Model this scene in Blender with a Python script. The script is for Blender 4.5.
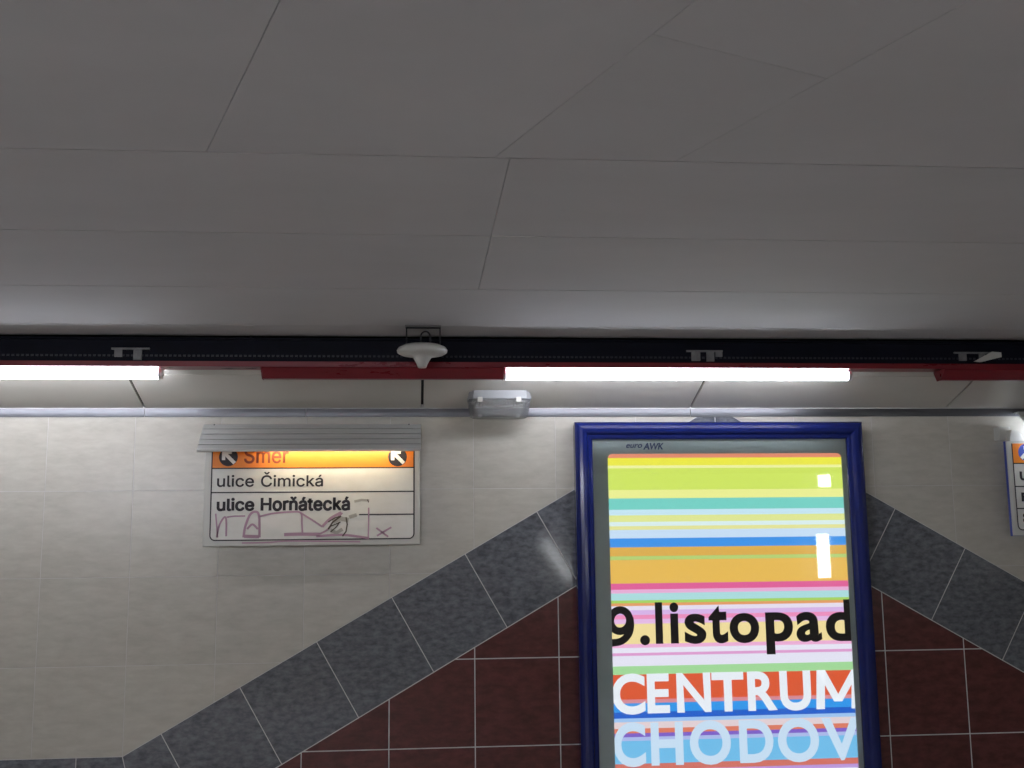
import bpy, bmesh, math, random
import numpy as np
from mathutils import Vector, Matrix

random.seed(7)
sc = bpy.context.scene
for o in list(bpy.data.objects):
    bpy.data.objects.remove(o)

# ------------------------------------------------------------------ camera
EYE = 1.617                      # eye height above the floor
F_PX, CX, DIST = 1100.0, 0.112, 5.049
TILT, YAW, ROLL = math.radians(8.62), math.radians(5.09), math.radians(-0.66)
_F = np.array([math.sin(YAW) * math.cos(TILT), math.cos(YAW) * math.cos(TILT), math.sin(TILT)])
_R0 = np.array([math.cos(YAW), -math.sin(YAW), 0.0])
_U0 = np.cross(_R0, _F)
_R = math.cos(ROLL) * _R0 + math.sin(ROLL) * _U0
_U = -math.sin(ROLL) * _R0 + math.cos(ROLL) * _U0
CAM = np.array([CX, -DIST, EYE])

cd = bpy.data.cameras.new('camera')
cd.sensor_width = 36.0
cd.lens = F_PX / 1024.0 * 36.0
cam = bpy.data.objects.new('camera', cd)
sc.collection.objects.link(cam)
cam.matrix_world = Matrix((
    (_R[0], _U[0], -_F[0], CAM[0]),
    (_R[1], _U[1], -_F[1], CAM[1]),
    (_R[2], _U[2], -_F[2], CAM[2]),
    (0, 0, 0, 1)))
sc.camera = cam

# ------------------------------------------------------------------ world, exposure
w = bpy.data.worlds.new('world')
sc.world = w
w.use_nodes = True
w.node_tree.nodes['Background'].inputs[0].default_value = (0.5, 0.52, 0.55, 1)
w.node_tree.nodes['Background'].inputs[1].default_value = 0.0
vs = sc.view_settings
vs.view_transform = 'Standard'
vs.look = 'None'
vs.gamma = 1.0
vs.use_curve_mapping = False
vs.exposure = 0.0
TUBE_STRENGTH = 23.5
FILL_TUBE_STRENGTH = 33.0
SIGN_TUBE = 28.0
POSTER = 1.06


def ray(px, py):
    return _F + (px - 512) / F_PX * _R + (384 - py) / F_PX * _U


def W(px, py, d=0.0):
    """point seen at a pixel on the vertical plane d metres in front of the tiled wall"""
    r = ray(px, py)
    t = (-d - CAM[1]) / r[1]
    return Vector(CAM + r * t)


def Zp(px, py, z):
    """point seen at a pixel on the horizontal plane at height z"""
    r = ray(px, py)
    return Vector(CAM + r * ((z - CAM[2]) / r[2]))


# ------------------------------------------------------------------ helpers
def link(o, parent=None):
    sc.collection.objects.link(o)
    if parent is not None:
        o.parent = parent
        o.matrix_parent_inverse = Matrix.Translation(parent.location).inverted()
    return o


def tag(o, label=None, cat=None, group=None, kind=None):
    if label:
        o['label'] = label
    if cat:
        o['category'] = cat
    if group:
        o['group'] = group
    if kind:
        o['kind'] = kind
    return o


def empty(name, loc):
    o = bpy.data.objects.new(name, None)
    o.empty_display_size = 0.05
    o.location = loc
    sc.collection.objects.link(o)
    return o


def obj(name, bm, mat, parent=None, smooth=False):
    me = bpy.data.meshes.new(name)
    bmesh.ops.recalc_face_normals(bm, faces=bm.faces)
    bm.to_mesh(me)
    bm.free()
    me.materials.append(mat)
    if smooth:
        for p in me.polygons:
            p.use_smooth = True
    return link(bpy.data.objects.new(name, me), parent)


def box(bm, lo, hi, bev=0.0):
    lo, hi = Vector(lo), Vector(hi)
    r = bmesh.ops.create_cube(bm, size=1.0)
    vv = r['verts']
    for v in vv:
        v.co = Vector(((lo[i] + hi[i]) / 2 + v.co[i] * (hi[i] - lo[i])) for i in range(3))
    if bev > 0:
        es = list({e for v in vv for e in v.link_edges})
        bmesh.ops.bevel(bm, geom=es, offset=bev, segments=2, affect='EDGES', profile=0.6)
    return bm


def extrude_x(bm, prof, x0, x1, cap=True):
    """profile of (y, z) points swept along x"""
    a = [bm.verts.new((x0, y, z)) for y, z in prof]
    b = [bm.verts.new((x1, y, z)) for y, z in prof]
    n = len(prof)
    for i in range(n):
        bm.faces.new((a[i], a[(i + 1) % n], b[(i + 1) % n], b[i]))
    if cap:
        bm.faces.new(a)
        bm.faces.new(b[::-1])
    return bm


def tube(bm, pts, r, seg=10, closed=False):
    pts = [Vector(p) for p in pts]
    rings = []
    n = len(pts)
    for i, p in enumerate(pts):
        if closed:
            t = (pts[(i + 1) % n] - pts[i - 1])
        else:
            t = pts[min(i + 1, n - 1)] - pts[max(i - 1, 0)]
        t.normalize()
        up = Vector((0, 1, 0)) if abs(t.y) < 0.9 else Vector((1, 0, 0))
        a = t.cross(up).normalized()
        b = t.cross(a)
        rings.append([bm.verts.new(p + r * (math.cos(2 * math.pi * k / seg) * a + math.sin(2 * math.pi * k / seg) * b))
                      for k in range(seg)])
    m = n if closed else n - 1
    for i in range(m):
        A, B = rings[i], rings[(i + 1) % n]
        for k in range(seg):
            bm.faces.new((A[k], A[(k + 1) % seg], B[(k + 1) % seg], B[k]))
    if not closed:
        bm.faces.new(rings[0][::-1])
        bm.faces.new(rings[-1])
    return bm


def lathe(bm, prof, c, seg=40):
    """profile of (radius, z) about a vertical axis through c"""
    rings = []
    for r, z in prof:
        if r < 1e-5:
            rings.append([bm.verts.new((c[0], c[1], c[2] + z))])
        else:
            rings.append([bm.verts.new((c[0] + r * math.cos(2 * math.pi * k / seg),
                                        c[1] + r * math.sin(2 * math.pi * k / seg), c[2] + z)) for k in range(seg)])
    for A, B in zip(rings, rings[1:]):
        for k in range(seg):
            k2 = (k + 1) % seg
            if len(A) == 1 and len(B) > 1:
                bm.faces.new((A[0], B[k], B[k2]))
            elif len(B) == 1 and len(A) > 1:
                bm.faces.new((A[k], A[k2], B[0]))
            elif len(A) > 1:
                bm.faces.new((A[k], A[k2], B[k2], B[k]))
    return bm


def clip(poly, nx, nz, c):
    """keep the side nx*x + nz*z <= c of a convex polygon"""
    out = []
    for i, p in enumerate(poly):
        q = poly[(i + 1) % len(poly)]
        dp, dq = nx * p[0] + nz * p[1] - c, nx * q[0] + nz * q[1] - c
        if dp <= 0:
            out.append(p)
        if (dp < 0 < dq) or (dq < 0 < dp):
            t = dp / (dp - dq)
            out.append((p[0] + t * (q[0] - p[0]), p[1] + t * (q[1] - p[1])))
    return out


def area(poly):
    return 0.5 * sum(p[0] * q[1] - q[0] * p[1] for p, q in zip(poly, poly[1:] + poly[:1]))


def inset(poly, g):
    if area(poly) < 0:
        poly = poly[::-1]
    out = list(poly)
    for p, q in zip(poly, poly[1:] + poly[:1]):
        ex, ez = q[0] - p[0], q[1] - p[1]
        L = math.hypot(ex, ez)
        if L < 1e-6:
            continue
        nx, nz = ez / L, -ex / L
        out = clip(out, nx, nz, nx * p[0] + nz * p[1] - g)
        if len(out) < 3:
            return []
    # merge near-duplicate corners
    res = []
    for p in out:
        if not res or math.hypot(p[0] - res[-1][0], p[1] - res[-1][1]) > 1e-4:
            res.append(p)
    if len(res) > 2 and math.hypot(res[0][0] - res[-1][0], res[0][1] - res[-1][1]) < 1e-4:
        res.pop()
    return res


def slab(name, poly, gap, mat, parent, to3, back, front, cham=0.0012):
    """one tile or board: the polygon shrunk by half a joint, with a chamfered face"""
    p0 = inset(poly, gap / 2)
    if len(p0) < 3 or abs(area(p0)) < 1e-4:
        return None
    p1 = inset(p0, cham)
    bm = bmesh.new()
    s = 1 if front > back else -1
    if len(p1) == len(p0):
        rings = [(p0, back), (p0, front - s * cham), (p1, front)]
    else:
        rings = [(p0, back), (p0, front)]
    vr = [[bm.verts.new(to3(x, z, d)) for x, z in pp] for pp, d in rings]
    n = len(p0)
    for A, B in zip(vr, vr[1:]):
        for i in range(n):
            bm.faces.new((A[i], A[(i + 1) % n], B[(i + 1) % n], B[i]))
    bm.faces.new(vr[0][::-1])
    bm.faces.new(vr[-1])
    return obj(name, bm, mat, parent)


def sans_font():
    # Blender's own bundled sans; the built-in face stands in where it is missing
    import os
    try:
        p = os.path.join(bpy.utils.system_resource('DATAFILES'), 'fonts', 'Inter.woff2')
        return bpy.data.fonts.load(p)
    except Exception:
        return None
SANS = sans_font()


def glyph_loops(body, font):
    """closed outlines of a line of text, as lists of 2D points"""
    cu = bpy.data.curves.new('lettering', 'FONT')
    cu.body = body
    cu.resolution_u = 6
    cu.fill_mode = 'NONE'
    if font:
        cu.font = font
    o = bpy.data.objects.new('lettering_tmp', cu)
    sc.collection.objects.link(o)
    me = bpy.data.meshes.new_from_object(o.evaluated_get(bpy.context.evaluated_depsgraph_get()))
    co = [(v.co.x, v.co.y) for v in me.vertices]
    nb = {}
    for e in me.edges:
        a, b = e.vertices
        nb.setdefault(a, []).append(b); nb.setdefault(b, []).append(a)
    bpy.data.objects.remove(o)
    bpy.data.curves.remove(cu)
    bpy.data.meshes.remove(me)
    seen, loops = set(), []
    for v0 in nb:
        if v0 in seen:
            continue
        lp, prev, v = [], None, v0
        while v not in seen:
            seen.add(v); lp.append(co[v])
            nx = [k for k in nb[v] if k != prev and k not in seen]
            if not nx:
                break
            prev, v = v, nx[0]
        # keep the outline's own direction: edges run from low to high index
        if len(nb[v0]) > 1 and lp[1] != co[v0 + 1] if v0 + 1 < len(co) else False:
            lp = [lp[0]] + lp[:0:-1]
        pts = [p for k, p in enumerate(lp) if math.hypot(p[0] - lp[k - 1][0], p[1] - lp[k - 1][1]) > 1e-5]
        if len(pts) > 2:
            loops.append(pts)
    return loops


def fatten(lp, g):
    """push a counter-clockwise outline outwards by g"""
    out = []
    n = len(lp)
    for i in range(n):
        a, b, c = lp[i - 1], lp[i], lp[(i + 1) % n]
        u = Vector((b[0] - a[0], b[1] - a[1])).normalized()
        v = Vector((c[0] - b[0], c[1] - b[1])).normalized()
        n1, n2 = Vector((u.y, -u.x)), Vector((v.y, -v.x))
        m = n1 + n2
        if m.length < 0.3:
            m = n1
        else:
            m = m / max(m.length_squared / 2, 0.5)
        out.append((b[0] + m.x * g, b[1] + m.y * g))
    return out


def inside(p, lp):
    r = False
    for (x1, y1), (x2, y2) in zip(lp, lp[1:] + lp[:1]):
        if (y1 > p[1]) != (y2 > p[1]) and p[0] < (x2 - x1) * (p[1] - y1) / (y2 - y1) + x1:
            r = not r
    return r


def text_bm(body, x0, x1, z0, z1, y, bold=0.0, thick=0.0008, shear=0.0, font=None):
    """lettering fitted to the box x0..x1, z0..z1 on the plane at y, facing -y"""
    loops = glyph_loops(body, font)
    big = max(loops, key=lambda l: abs(area(l)))
    sg = 1 if area(big) > 0 else -1
    outer = [l for l in loops if area(l) * sg > 0]
    holes = [l for l in loops if area(l) * sg <= 0]
    g = bold if font is None else 0.0
    outer = [fatten(l if area(l) > 0 else l[::-1], g) for l in outer]
    holes = [fatten(l if area(l) > 0 else l[::-1], -g) for l in holes]
    allp = [p for l in outer for p in l]
    a, b = min(p[0] for p in allp), max(p[0] for p in allp)
    c, d = min(p[1] for p in allp), max(p[1] for p in allp)
    bm = bmesh.new()
    def place(p):
        t = (p[1] - c) / (d - c)
        return (x0 + (p[0] - a) / (b - a) * (x1 - x0) + shear * (z1 - z0) * t, y, z0 + t * (z1 - z0))
    for k, lp in enumerate(outer):
        es = []
        for l in [lp] + [h for h in holes if inside(h[0], lp)]:
            vs_ = [bm.verts.new(place(p)) for p in l]
            for i in range(len(vs_)):
                es.append(bm.edges.new((vs_[i - 1], vs_[i])))
        bmesh.ops.triangle_fill(bm, use_beauty=True, edges=es, normal=(0, -1, 0))
    r = bmesh.ops.extrude_face_region(bm, geom=list(bm.faces))
    for v in r['geom']:
        if isinstance(v, bmesh.types.BMVert):
            v.co.y -= thick
    if font is not None and bold > 0:
        k = (z1 - z0) / (d - c)
        for l in outer + holes:
            q = [place(p) for p in l + l[:2]]
            stroke(bm, [(p[0], p[2]) for p in q], 2 * bold * k, y, thick + 0.0001)
    return bm


def stroke(bm, pts, wd, y, th=0.0006):
    """a flat pen line through (x, z) points on the plane at y"""
    n = len(pts)
    ls, rs = [], []
    for i, p in enumerate(pts):
        a, b = pts[max(i - 1, 0)], pts[min(i + 1, n - 1)]
        t = Vector((b[0] - a[0], b[1] - a[1]))
        if t.length < 1e-9:
            t = Vector((1, 0))
        t.normalize()
        nx, nz = -t.y * wd / 2, t.x * wd / 2
        ls.append((p[0] + nx, p[1] + nz))
        rs.append((p[0] - nx, p[1] - nz))
    for i in range(n - 1):
        q = [ls[i], ls[i + 1], rs[i + 1], rs[i]]
        f = [bm.verts.new((x, y - th, z)) for x, z in q]
        bm.faces.new(f)
    return bm


# ------------------------------------------------------------------ materials
def mat(name, col, rough=0.5, metal=0.0, emit=None, estr=0.0, spec=0.5):
    m = bpy.data.materials.new(name)
    m.use_nodes = True
    b = m.node_tree.nodes['Principled BSDF']
    b.inputs['Base Color'].default_value = (*col, 1)
    b.inputs['Roughness'].default_value = rough
    b.inputs['Metallic'].default_value = metal
    b.inputs['Specular IOR Level'].default_value = spec
    if emit:
        b.inputs['Emission Color'].default_value = (*emit, 1)
        b.inputs['Emission Strength'].default_value = estr
    return m


def mottled(name, c1, c2, rough, scale=(6, 6, 6), detail=8, bump=0.0, rand=0.06, spec=0.5, fine=0.0, contrast=(0.35, 0.65), rvar=0.1, dist=0.15):
    m = mat(name, c1, rough, spec=spec)
    nt = m.node_tree
    N, L = nt.nodes, nt.links
    b = N['Principled BSDF']
    tc = N.new('ShaderNodeTexCoord')
    oi = N.new('ShaderNodeObjectInfo')
    sclr = N.new('ShaderNodeVectorMath'); sclr.operation = 'SCALE'; sclr.inputs[3].default_value = 37.0
    cmb = N.new('ShaderNodeCombineXYZ')
    for i in range(3):
        L.new(oi.outputs['Random'], cmb.inputs[i])
    L.new(cmb.outputs[0], sclr.inputs[0])
    add = N.new('ShaderNodeVectorMath'); add.operation = 'ADD'
    L.new(tc.outputs['Object'], add.inputs[0]); L.new(sclr.outputs[0], add.inputs[1])
    mp = N.new('ShaderNodeMapping'); mp.inputs['Scale'].default_value = scale
    L.new(add.outputs[0], mp.inputs[0])
    nz = N.new('ShaderNodeTexNoise'); nz.inputs['Scale'].default_value = 1.0
    nz.inputs['Detail'].default_value = detail; nz.inputs['Roughness'].default_value = 0.62
    nz.inputs['Distortion'].default_value = dist
    L.new(mp.outputs[0], nz.inputs[0])
    cr = N.new('ShaderNodeValToRGB')
    cr.color_ramp.elements[0].position, cr.color_ramp.elements[1].position = contrast
    cr.color_ramp.elements[0].color = (*c1, 1)
    cr.color_ramp.elements[1].color = (*c2, 1)
    L.new(nz.outputs[0], cr.inputs[0])
    hs = N.new('ShaderNodeHueSaturation')
    mr = N.new('ShaderNodeMapRange')
    mr.inputs[3].default_value = 1 - rand; mr.inputs[4].default_value = 1 + rand
    L.new(oi.outputs['Random'], mr.inputs[0])
    L.new(mr.outputs[0], hs.inputs['Value'])
    L.new(cr.outputs[0], hs.inputs['Color'])
    L.new(hs.outputs[0], b.inputs['Base Color'])
    rr = N.new('ShaderNodeMapRange')
    rr.inputs[3].default_value = max(rough - rvar, 0.02); rr.inputs[4].default_value = rough + rvar
    L.new(nz.outputs[0], rr.inputs[0]); L.new(rr.outputs[0], b.inputs['Roughness'])
    if bump:
        bp = N.new('ShaderNodeBump'); bp.inputs['Strength'].default_value = bump; bp.inputs['Distance'].default_value = 0.002
        L.new(nz.outputs[0], bp.inputs['Height']); L.new(bp.outputs[0], b.inputs['Normal'])
    return m


M_CREAM = mottled('cream_tile', (0.475, 0.455, 0.385), (0.565, 0.545, 0.47), 0.22, (11, 11, 34), rand=0.025, contrast=(0.3, 0.7), rvar=0.05)
M_GREY = mottled('grey_tile', (0.085, 0.092, 0.10), (0.19, 0.20, 0.22), 0.075, (26, 26, 48), rand=0.05, rvar=0.02)
M_RED = mottled('red_tile', (0.082, 0.024, 0.022), (0.135, 0.040, 0.036), 0.2, (16, 16, 34), rand=0.05, rvar=0.05)
M_GROUT = mottled('grout', (0.56, 0.55, 0.53), (0.64, 0.63, 0.61), 0.8, (20, 20, 20), rand=0)
M_CEIL = mottled('painted_concrete', (0.51, 0.50, 0.495), (0.55, 0.54, 0.535), 0.85, (1.2, 2.2, 2), bump=0.0, rand=0.015)
M_JOINT = mat('dark_joint', (0.05, 0.05, 0.05), 0.9)
M_PANEL = mottled('cornice_panel', (0.60, 0.57, 0.50), (0.66, 0.63, 0.56), 0.45, (2, 2, 2), rand=0.02)
M_FLOOR = mottled('floor_stone', (0.62, 0.60, 0.58), (0.70, 0.68, 0.66), 0.4, (5, 5, 5), rand=0.04)
M_TRIM = mottled('brushed_strip', (0.14, 0.145, 0.155), (0.18, 0.185, 0.195), 0.40, (4, 40, 40), rand=0.03)
M_TRIM.node_tree.nodes['Principled BSDF'].inputs['Metallic'].default_value = 0.9
M_NAVY = mottled('tray_paint', (0.003, 0.0035, 0.009), (0.005, 0.006, 0.014), 0.6, (10, 10, 10), rand=0, spec=0.15)
M_BLACK = mat('black_slot', (0.004, 0.004, 0.005), 0.8)
M_REDP = mottled('red_paint', (0.18, 0.005, 0.012), (0.215, 0.008, 0.016), 0.3, (6, 20, 20), rand=0.03)
M_TUBE = mat('tube_glow', (0.9, 0.9, 0.9), 0.3, emit=(0.88, 0.93, 1.06), estr=TUBE_STRENGTH)
M_TUBEC = mat('tube_cap', (0.7, 0.7, 0.7), 0.4, 0.6)
M_ZINC = mottled('zinc_clip', (0.16, 0.16, 0.165), (0.22, 0.22, 0.22), 0.4, (30, 30, 30), rand=0.02)
M_IVORY = mottled('ivory_plastic', (0.55, 0.545, 0.50), (0.60, 0.595, 0.55), 0.35, (8, 8, 8), rand=0)
M_WIRE = mat('dark_wire', (0.02, 0.02, 0.022), 0.5)
M_BLUE = mottled('blue_enamel', (0.006, 0.013, 0.105), (0.008, 0.017, 0.13), 0.14, (6, 6, 6), rand=0, rvar=0.04)
M_MAT = mottled('grey_border', (0.50, 0.58, 0.56), (0.55, 0.63, 0.61), 0.4, (9, 9, 9), rand=0)
M_ALU = mottled('ribbed_aluminium', (0.62, 0.63, 0.61), (0.72, 0.73, 0.71), 0.34, (3, 60, 60), rand=0)
M_ALU.node_tree.nodes['Principled BSDF'].inputs['Metallic'].default_value = 0.35
M_SIGNW = mottled('sign_white', (0.66, 0.66, 0.60), (0.74, 0.74, 0.69), 0.35, (6, 6, 10), rand=0)
M_SIGNF = mottled('sign_edge', (0.55, 0.55, 0.50), (0.60, 0.60, 0.55), 0.4, (8, 8, 8), rand=0)
M_SIGNSIDE = mat('sign_blue_side', (0.05, 0.09, 0.42), 0.4)
M_ORANGE = mottled('sign_orange', (0.80, 0.22, 0.012), (0.84, 0.25, 0.016), 0.4, (5, 5, 5), rand=0)
M_INK = mat('sign_ink', (0.02, 0.017, 0.022), 0.5)
M_GLAREINK = mat('sign_brown_ink', (0.26, 0.05, 0.012), 0.5)  # dark ink coloured brown: overexposure under the hood lamp put into the colour
M_WHITE = mat('sign_arrow_white', (0.78, 0.77, 0.72), 0.45)
M_PEN = mat('faded_purple_pen', (0.47, 0.29, 0.38), 0.6)
M_GREYPEN = mat('rubbed_patch', (0.42, 0.41, 0.36), 0.7)
M_DARKPEN = mat('dark_scrawl', (0.10, 0.08, 0.06), 0.7)
M_GREYBASE = mottled('lamp_housing', (0.27, 0.28, 0.28), (0.32, 0.33, 0.33), 0.4, (10, 10, 10), rand=0)


def glassy(name, tint, refl_rough, fac_min, refl=0.06):
    m = bpy.data.materials.new(name)
    m.use_nodes = True
    nt = m.node_tree
    N, L = nt.nodes, nt.links
    N.remove(N['Principled BSDF'])
    out = N['Material Output']
    tr = N.new('ShaderNodeBsdfTransparent'); tr.inputs[0].default_value = (*tint, 1)
    gl = N.new('ShaderNodeBsdfGlossy'); gl.inputs['Roughness'].default_value = refl_rough
    fr = N.new('ShaderNodeFresnel'); fr.inputs['IOR'].default_value = 1.5
    ad = N.new('ShaderNodeMath'); ad.operation = 'ADD'; ad.inputs[1].default_value = fac_min; ad.use_clamp = True
    L.new(fr.outputs[0], ad.inputs[0])
    mx = N.new('ShaderNodeMixShader')
    L.new(ad.outputs[0], mx.inputs[0]); L.new(tr.outputs[0], mx.inputs[1]); L.new(gl.outputs[0], mx.inputs[2])
    L.new(mx.outputs[0], out.inputs[0])
    return m


M_PANE = glassy('poster_pane', (0.97, 0.98, 0.98), 0.02, 0.02)
M_CLEAR = glassy('clear_cover', (0.80, 0.81, 0.80), 0.12, 0.08)
_nt = M_CLEAR.node_tree                   # frosted prisms scatter part of the light
_df = _nt.nodes.new('ShaderNodeBsdfDiffuse'); _df.inputs[0].default_value = (0.55, 0.56, 0.55, 1)
_mx = _nt.nodes.new('ShaderNodeMixShader'); _mx.inputs[0].default_value = 0.28
_old = _nt.nodes['Material Output'].inputs[0].links[0].from_socket
_nt.links.new(_old, _mx.inputs[1]); _nt.links.new(_df.outputs[0], _mx.inputs[2])
_nt.links.new(_mx.outputs[0], _nt.nodes['Material Output'].inputs[0])


def backlit(name):
    """printed sheet lit from behind: the print's own colour times the box's light"""
    m = bpy.data.materials.new(name)
    m.use_nodes = True
    nt = m.node_tree
    N, L = nt.nodes, nt.links
    b = N['Principled BSDF']
    at = N.new('ShaderNodeAttribute'); at.attribute_name = 'print'
    L.new(at.outputs['Color'], b.inputs['Emission Color'])
    b.inputs['Base Color'].default_value = (0.08, 0.08, 0.08, 1)
    b.inputs['Emission Strength'].default_value = POSTER
    b.inputs['Roughness'].default_value = 0.5
    return m


M_SHEET = backlit('backlit_print')
M_PWHITE = mat('backlit_white', (0.1, 0.1, 0.1), 0.5, emit=(0.86, 0.90, 0.97), estr=POSTER)
M_PBLUE = mat('backlit_pale_blue', (0.1, 0.1, 0.1), 0.5, emit=(0.60, 0.76, 0.93), estr=POSTER)
M_PBLACK = mat('print_black', (0.012, 0.008, 0.014), 0.5)

# ------------------------------------------------------------------ room shell
S = 0.38                                   # wall tile module
Z0 = EYE - 0.0965                          # a tile row line
XL, XR = -9 * S, 15 * S
YB = -7.4                                  # opposite side of the passage
ZT = W(560, 417.5)[2]                      # underside of the strip along the wall top
ZC = W(422, 336, 0.475)[2]                 # concrete ceiling
ZP0 = W(422, 408, 0.0)[2]                  # panels: height at the wall
PD = 0.285
ZP1 = W(422, 379, PD)[2]
PSL = (ZP1 - ZP0) / PD                     # slope of the panels, rising away from the wall
PEND = 0.386


def struct(name, lo, hi, m):
    o = obj(name, box(bmesh.new(), lo, hi), m)
    return tag(o, kind='structure')


floor = struct('floor', (XL - 0.2, YB - 0.2, -0.15), (XR + 0.2, 0.2, 0.0), M_FLOOR)
wall_back = struct('wall_back', (XL - 0.2, -0.0022, 0.0), (XR + 0.2, 0.2, ZC + 0.2), M_GROUT)
wall_front = struct('wall_front', (XL - 0.2, YB - 0.2, 0.0), (XR + 0.2, YB, ZC + 0.2), M_CREAM)
wall_left = struct('wall_left', (XL - 0.2, YB, 0.0), (XL, 0.006, ZC + 0.2), M_CREAM)
wall_right = struct('wall_right', (XR, YB, 0.0), (XR + 0.2, 0.006, ZC + 0.2), M_CREAM)
ceiling = struct('ceiling', (XL, YB, ZC + 0.012), (XR, 0.006, ZC + 0.2), M_JOINT)

# --- wall tiles: cream above, a grey zigzag band, dark red below
to_wall = lambda x, z, d: (x, -d, z)
TH = 0.0
def wtile(name, poly, m, gap):
    return slab(name, poly, gap, m, wall_back, to_wall, -0.004, 0.003, 0.0008)

SL = 4 / 7.0                              # the band climbs four rows in seven columns
CA = 1 / math.hypot(1, SL)
SA = SL * CA
XA, ZA = -3 * S, Z0 - 2 * S               # foot of the climb
XM = 4 * S                                # mirror axis of the zigzag
BV = S / CA                               # vertical thickness of the sloping band
ZTOP = ZT + 0.004


def cells(x0, x1):
    k0, k1 = round(x0 / S), round(x1 / S)
    for i in range(k0, k1):
        for j in range(-4, 3):
            z1 = min(Z0 + j * S, ZTOP)
            z0 = max(Z0 + (j - 1) * S, 0.0)
            if z1 - z0 > 0.01:
                yield [(i * S, z0), ((i + 1) * S, z0), ((i + 1) * S, z1), (i * S, z1)]


def mirror(poly):
    return [(2 * XM - x, z) for x, z in poly][::-1]


polys = []
# left of the foot: flat band
for c in cells(XL, XA):
    polys.append(('c', clip(c, 0, -1, -ZA)))
    polys.append(('r', clip(c, 0, 1, ZA - S)))
# climbing half
xb = XA + (S - (0)) * 0.0
ZB = ZA - BV                               # lower edge of the climb below the foot
for c in cells(XA, XM):
    # above the band: z >= ZA + SL (x - XA)
    polys.append(('c', clip(c, SL, -1, SL * XA - ZA)))
    # below: z <= ZB + SL (x - XA)  and below the flat band's lower edge where that is higher
    low = clip(c, -SL, 1, ZB - SL * XA)
    xk = XA + (ZA - S - ZB) / SL           # where the flat lower edge meets the climb
    a = clip(low, -1, 0, -xk)
    polys.append(('r', a))
    b_ = clip(clip(c, 1, 0, xk), 0, 1, ZA - S)
    polys.append(('r', b_))
# grey band tiles on the climb
bj0 = 0.0086
xk = XA + (ZA - S - ZB) / SL
for j in range(-5, 7):
    xt = bj0 + j * S * CA
    zt = ZA + SL * (xt - XA)
    q = [(xt, zt), (xt + SA * S, zt - CA * S), (xt + SA * S + CA * S, zt - CA * S + SA * S), (xt + CA * S, zt + SA * S)]
    q = clip(q, 0, 1, ZTOP)
    q = clip(q, 1, 0, XM)
    # mitre at the foot: keep the side right of the line (XA,ZA)-(xk,ZA-S)
    dx, dz = xk - XA, -S
    nx, nz = dz, -dx
    q = clip(q, nx, nz, nx * XA + nz * ZA) if q else q
    polys.append(('g', q))
for j in range(-9, 1):
    x0 = -1.333 + (j) * S
    x1 = x0 + S
    q = [(x0, ZA - S), (x1, ZA - S), (x1, ZA), (x0, ZA)]
    dx, dz = xk - XA, -S
    nx, nz = -dz, dx
    q = clip(q, nx, nz, nx * XA + nz * ZA)
    q = clip(q, -1, 0, -XL)
    polys.append(('g', q))
last = bj0 + 7 * S * CA
for kind, q in polys:
    if len(q) < 3 or abs(area(q)) < 4e-4:
        continue
    m, nm, gp = {'c': (M_CREAM, 'cream_tile', 0.0021), 'r': (M_RED, 'red_tile', 0.0048), 'g': (M_GREY, 'grey_tile', 0.004)}[kind]
    wtile(nm, q, m, gp)
    mq = mirror(q)
    mq = clip(mq, 1, 0, XR)
    if len(mq) >= 3:
        wtile(nm, mq, m, gp)

# --- ceiling boards, their joints read off the photograph
to_ceil = lambda x, y, d: (x, y, ZC - d)
kz = (ZC - EYE) / 1.0
def cy(yu):
    return -DIST + (5.315 + yu) * kz
def cx(xu):
    return CX + (xu - 0.118) * kz
rows = [cy(-1.17) + 0.71 * kz, cy(-1.17), cy(-1.90), cy(-2.61), cy(-3.95), cy(-4.7), cy(-5.4), YB]
G = 0.0016
bounds = [-0.45] + rows[0:]
GC = 0.0013
def board(poly, gap=GC):
    if len(poly) >= 3:
        slab('board', poly, gap, M_CEIL, ceiling, to_ceil, -0.012, 0.0, 0.0008)
xb_ = cx(0.36)
def strip(y0, y1, xs):
    xs = [XL] + xs + [XR]
    for a, b in zip(xs, xs[1:]):
        board([(a, y1 + 0.0022), (b, y1 + 0.0022), (b, y0 - 0.0022), (a, y0 - 0.0022)])
strip(-0.45, rows[0], [xb_ - 2.3, xb_ + 2.4])
strip(rows[0], rows[1], [xb_ - 2.3, xb_ + 2.4])
strip(rows[1], rows[2], [xb_ - 2.4, xb_, xb_ + 2.6])
strip(rows[2], rows[3], [xb_ - 2.4, xb_, xb_ + 2.6])
# skewed boards of the next bay
def line(p, q):
    p, q = (cx(p[0]), cy(p[1])), (cx(q[0]), cy(q[1]))
    ex, ey = q[0] - p[0], q[1] - p[1]
    if ey > 0:
        ex, ey = -ex, -ey
    n = (-ey, ex)                 # points to +x for a line running towards -y
    return n, n[0] * p[0] + n[1] * p[1]
LA = line((-0.40, -2.63), (-0.13, -3.40))
LC = line((0.36, -2.72), (0.52, -3.15))
LD = line((0.82, -2.68), (1.12, -3.43))
LE = line((0.33, -3.42), (0.99, -3.14))
bay = [(XL, rows[4]), (XR, rows[4]), (XR, rows[3] - 0.0022), (XL, rows[3] - 0.0022)]
le = lambda P, Ln: clip(P, Ln[0][0], Ln[0][1], Ln[1]) if len(P) > 2 else []
ge = lambda P, Ln: clip(P, -Ln[0][0], -Ln[0][1], -Ln[1]) if len(P) > 2 else []
board(le(bay, LA))
board(le(ge(bay, LA), LC))
mid = le(ge(bay, LC), LD)
board(le(mid, LE)); board(ge(mid, LE))
board(ge(bay, LD))
for a, b in zip(rows[4:], rows[5:]):
    strip(a, b, [xb_ - 1.9, xb_ + 1.1])

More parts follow.
